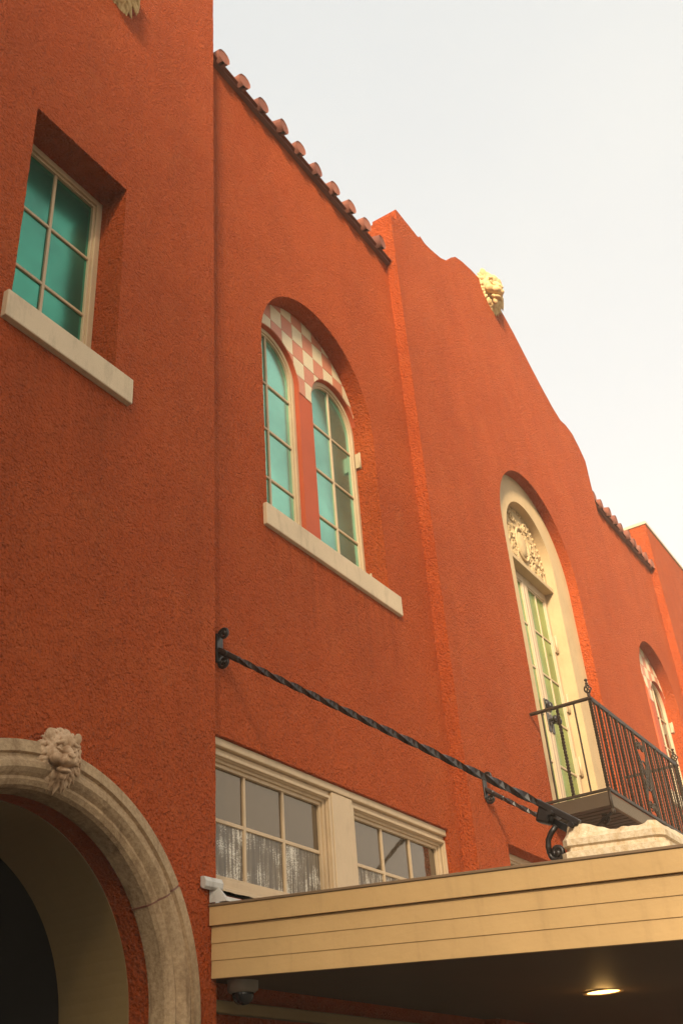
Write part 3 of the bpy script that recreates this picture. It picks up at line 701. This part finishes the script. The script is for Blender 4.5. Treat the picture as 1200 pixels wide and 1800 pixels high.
# plinth on the canopy edge
def plinth():
    b = MB(); x0, x1, y0, y1 = ux(1.236), ux(1.50), U * .333, U * .458; zb = uz(cz(.4)) + .0
    pr = [(-.012, -.02), (-.012, .070), (0.004, .076), (.006, .090), (-.004, .098), (-.004, .124), (.012, .140), (.02, .160), (.03, .172)]
    rings = []
    for off, z in pr:
        ring = []; c = .03
        P = [(x0 + off, y1 - off), (x0 + off, y0 + off), (x1 - off, y0 + off), (x1 - off, y1 - off)]
        for i in range(4):
            a, q = Vector(P[i]), Vector(P[(i + 1) % 4]); L = (q - a).length; n = 40 if i in (0, 2) else 60
            for k in range(n): 
                p = a.lerp(q, (c + (L - 2 * c) * k / (n - 1)) / L); ring.append(p)
        rings.append((ring, z))
    n = len(rings[0][0]); vs_ = []
    from mathutils import noise as mn
    for j, (ring, z) in enumerate(rings):
        for p in ring:
            k = j / (len(rings) - 1); sl = -.0752 * (U * .4 - p.y) * -1
            w_ = mn.noise(Vector((p.x * 14, p.y * 14, z * 14))) * .0015 * k * k + (.010 * mn.noise(Vector((p.x * 30, p.y * 30, 3))) if j > 5 else 0)
            # the top is broken away towards the middle of the near side
            br = 0
            if j >= 6:
                t = (p.y - y0) / (y1 - y0); br = -.022 * max(0, math.sin(math.pi * min(1, max(0, (t - .12) / .58)))) + (.045 * max(0, t - .66) / .34)
                br += .012 * mn.noise(Vector((p.x * 9, p.y * 22, 1.3)))
            vs_.append((p.x + w_, p.y + w_, zb + z + w_ + br * (j - 5) / 3 + .0752 * (p.y - U * .4)))
    fs = [(j * n + k, j * n + (k + 1) % n, (j + 1) * n + (k + 1) % n, (j + 1) * n + k) for j in range(len(rings) - 1) for k in range(n)]
    b.add(vs_, fs[:6 * n], False); b.add(vs_, fs[6 * n:], True); top = [vs_[(len(rings) - 1) * n + k] for k in range(n)]
    c = sum((Vector(t) for t in top), Vector()) / n; b.add([tuple(c)] + top, [(0, 1 + k, 1 + (k + 1) % n) for k in range(n)], True)
    o = b.build('plinth', 'ped', None, origin=((x0 + x1) / 2, (y0 + y1) / 2, zb)); return o
tag(plinth(), 'weathered white plaster plinth with a broken top on the canopy edge', 'plinth')

# ------------------------------------------------------------------ tie rods
def scroll(mb, c, r0, a, b, turns=1.35, start=0, r=.012, n=30, s=1):
    c = Vector(c); pts = []
    for i in range(n + 1):
        q = i / n; rr = r0 * (1 - .78 * q); an = start + s * turns * 2 * math.pi * q; pts.append(c + a * rr * math.cos(an) + b * rr * math.sin(an))
    mb.tube(pts, r, 8); mb.ball(pts[-1], (r * 1.6,) * 3, n=8, m=6)
Xv, Yv, Zv = Vector((1, 0, 0)), Vector((0, 1, 0)), Vector((0, 0, 1))
def tie_rod(p0, p1, w, turns, label, wallY):
    e = empty('tie_rod', p0); tag(e, label, 'rod', 'canopy tie rods')
    m = MB(); q = (p1 - p0).normalized(); m.bar(p0 + q * .18, p1, w, turns, int(turns * 16)); m.build('twisted_bar', 'iron', e)
    m = MB(); m.bar(p0, p0 + q * .09, w * 1.9, 0, 1, w * 1.5); m.bar(p0 + q * .08, p0 + q * .19, w * 1.35, 0, 1); m.build('socket', 'iron', e, .012)
    m = MB(); x = p0.x; y = wallY
    m.box(x - .03, x + .03, y - .014, y + .001, p0.z - .085, p0.z + .10); m.build('wall_plate', 'iron', e, .005)
    for sz, c in ((1, p0.z + .095), (-1, p0.z - .085)):
        m = MB(); scroll(m, (x, y - .042, c), .038, -Yv * -1, Zv * sz, 1.4, 0, .010); m.build('scroll', 'iron', e)
    return e
COLL = V(1.25, .477, .372)
tie_rod(V(1.247, .999, .748), COLL + Vector((0, .02, .012)), .027, 3.8, 'long twisted black iron tie rod from the bay wall down to the canopy plinth', U * BAY)
tie_rod(V(2.172, F - .001, .712), V(2.172, .385, .287), .027, 4.4, 'twisted black iron tie rod from the central pavilion wall, half hidden by the plinth', U * F)
cl = empty('clevis', COLL); tag(cl, 'black iron clevis joining both tie rods at the plinth', 'bracket')
d1 = (V(1.25, .445, .345) - COLL).normalized()
for k, dz in enumerate((.0, -.055)):
    m = MB(); m.bar(COLL + Vector((-.02 + .05 * k, .02, dz + .01)), COLL + d1 * .20 + Vector((-.02 + .05 * k, 0, dz + .01)), .028, 0, 1, .030); m.build('cheek_plate', 'iron', cl, .005)
m = MB(); m.bar(COLL + Vector((0, .03, -.03)), COLL + Vector((0, 0, -.03)) + d1 * .04, .06, 0, 1, .085); m.build('block', 'iron', cl, .012)
for t in (.05, .16):
    m = MB(); p = COLL + d1 * t + Vector((0, 0, -.02)); m.tube([p + Vector((-.055, 0, 0)), p + Vector((.06, 0, 0))], .012, 8); m.build('bolt', 'iron', cl)
br = empty('scroll_bracket', V(1.25, .47, .30)); tag(br, 'curved iron strap with a scroll foot below the clevis', 'bracket')
m = MB(); pts = [V(1.25, .466, .343), V(1.25, .474, .336), V(1.25, .4795, .328), V(1.25, .481, .320), V(1.25, .4805, .312)]
m.tube(pts, .013, 8); m.build('strap', 'iron', br)
m = MB(); scroll(m, V(1.25, .4705, .3115), .036, Yv, -Zv, 1.35, 0, .011); m.build('scroll', 'iron', br)

# ------------------------------------------------------------------ balcony
BX0, BX1, BY0, BY1 = 2.54, 3.28, .793, F - .001
bal = empty('balcony', V(2.91, .88, .72)); tag(bal, 'wrought iron balcony with twisted balusters in front of the arched door', 'balcony')
RT, RB = 1.0, .757
m = MB(); m.ubox(BX0, BX0 + .008, BY0, BY1, .7165, .752); m.build('edge_beam', 'deck', bal, .004)
m = MB(); m.ubox(BX1 - .008, BX1, BY0, BY1, .7165, .752); m.build('edge_beam', 'deck', bal, .004)
m = MB(); m.ubox(BX0 + .0082, BX1 - .0082, BY0 + .001, BY0 + .010, .7165, .752); m.build('edge_beam', 'beam', bal, .004)
n = 24
for k in range(n):
    a = BX0 + .009 + (BX1 - BX0 - .018) * k / n
    m = MB(); m.ubox(a, a + (BX1 - BX0 - .018) / n * .78, BY0 + .0105, BY1, .727, .738); m.build('deck_board', 'deck', bal, .004)
m = MB(); m.ubox(BX0 + .009, BX1 - .009, BY0 + .0105, BY1, .7385, .751); m.build('deck_plate', 'deck', bal)
def rail(p0, p1, w, h, nm):
    m = MB(); m.bar(p0, p1, w, 0, 1, h); m.build(nm, 'balcony_iron', bal, .004)
for z, w, nm in ((RT, .045, 'top_rail'), (RB, .03, 'bottom_rail')):
    rail(V(BX0, BY0 - .006, z), V(BX0, BY1, z), w, .022, nm); rail(V(BX1, BY0 - .006, z), V(BX1, BY1, z), w, .022, nm)
    rail(V(BX0 - .004, BY0, z + .0007), V(BX1 + .004, BY0, z + .0007), .022, w, nm)
m = MB(); m.bar(V(BX0, BY0, RB - .003), V(BX0, BY0, RT), .026, 8, 128); post = m.build('post', 'balcony_iron', bal)
m2 = MB(); m2.bar(V(BX1, BY0, RB - .003), V(BX1, BY0, RT), .026, 8, 128); m2.build('post', 'balcony_iron', bal)
for x in (BX0, BX1):
    m = MB(); b0 = V(x, BY0, RT + .004); 
    m.tube([b0, b0 + Zv * .03], .016, 8)
    for k in range(5):
        a = 2 * math.pi * k / 5
        m.tube([b0 + Zv * (.03 + .09 * t) + Vector((math.cos(a + t * 2.4), math.sin(a + t * 2.4), 0)) * .034 * math.sin(math.pi * t) for t in [i / 10 for i in range(11)]], .0065, 6)
    m.tube([b0 + Zv * .12, b0 + Zv * .16], .009, 8); m.ball(b0 + Zv * .165, (.017, .017, .014), n=10); m.ball(b0 + Zv * .13, (.015, .015, .012), n=10)
    m.build('finial', 'balcony_iron', bal)
    m = MB(); p = V(x, BY0, RB - .004); m.tube([p, p - Zv * .17], .014, 8); m.ball(p - Zv * .18, (.022, .022, .026), n=10); m.build('post_foot', 'balcony_iron', bal)
plain = twist = None
def baluster(x, y, tw):
    global plain, twist
    z0, z1 = uz(RB), uz(RT)
    src = twist if tw else plain
    if src is None:
        m = MB(); m.bar((0, 0, z0), (0, 0, z1),   .024 if tw else .013, 7 if tw else 0, 90 if tw else 1)
        o = m.build('baluster', 'balcony_iron', bal, origin=(0, 0, 0)); o.location = Vector((U * x, U * y, 0)) - ORG[bal.name]
        if tw: twist = o
        else: plain = o
    else:
        o = src.copy(); COL.objects.link(o); o.location = Vector((U * x, U * y, 0)) - ORG[bal.name]
for xx in (BX0, BX1):
    for y, tw in ((.931, False), (.886, True), (.839, False)): baluster(xx, y, tw)
xs = BX0 + .028; k = 0
while xs < BX1 - .015:
    if not (DX - .045 < xs < DX + .045): baluster(xs, BY0, k % 2 == 1)
    xs += .0330; k += 1
# centre ornament
for dx in (-.04, .04): baluster(DX + dx, BY0, False)
def OP(x, z): return V(DX + x, BY0, z)
for s_ in (-1, 1):
    for zc, sg in ((.965, 1), (.79, -1)):
        m = MB(); scroll(m, OP(s_ * .018, zc), .055, Xv * s_, Zv * sg, 1.4, math.pi / 2, .008); m.build('scroll', 'balcony_iron', bal)
    m = MB(); m.bar(OP(-.038 * s_, .94), OP(.038 * s_, .82), .014, 0, 1); m.build('cross_bar', 'balcony_iron', bal)
    m = MB(); m.bar(OP(-.038 * s_, .92), OP(.038 * s_, .80), .012, 0, 1); m.build('cross_bar', 'balcony_iron', bal)
m = MB(); m.tube([OP(.032 * math.cos(t), .878 + .042 * math.sin(t)) for t in [i * .2618 for i in range(25)]], .009, 8, cap=False); m.build('ring', 'balcony_iron', bal)
# brackets under the balcony
for x in (2.60, 3.22):
    m = MB(); c = V(x, F - .05, .675); m.tube([V(x, BY0 + .02, .7165), V(x, BY0 + .05, .700), V(x, BY0 + .10, .672), V(x, BY1 - .02, .62), V(x, BY1 - .004, .58)], .013, 8)
    scroll(m, V(x, BY0 + .045, .700), .05, Yv, Zv, 1.3, 1.2, .011); m.build('bracket', 'balcony_iron', bal)

# ------------------------------------------------------------------ thin warm haze in the street
HAZE = .0045
if HAZE:
    m = MB(); m.box(-70, 60, -40, 40, -1.6, 27.0)
    mh = bpy.data.materials.new('haze'); mh.use_nodes = True; nh = mh.node_tree; nh.nodes.clear()
    ho = nh.nodes.new('ShaderNodeOutputMaterial'); pv = nh.nodes.new('ShaderNodeVolumePrincipled')
    pv.inputs['Color'].default_value = (1, .86, .68, 1); pv.inputs['Density'].default_value = HAZE; pv.inputs['Anisotropy'].default_value = 0
    nh.links.new(pv.outputs[0], ho.inputs['Volume'])
    hz = m.build('haze', mh); tag(hz, kind='stuff')
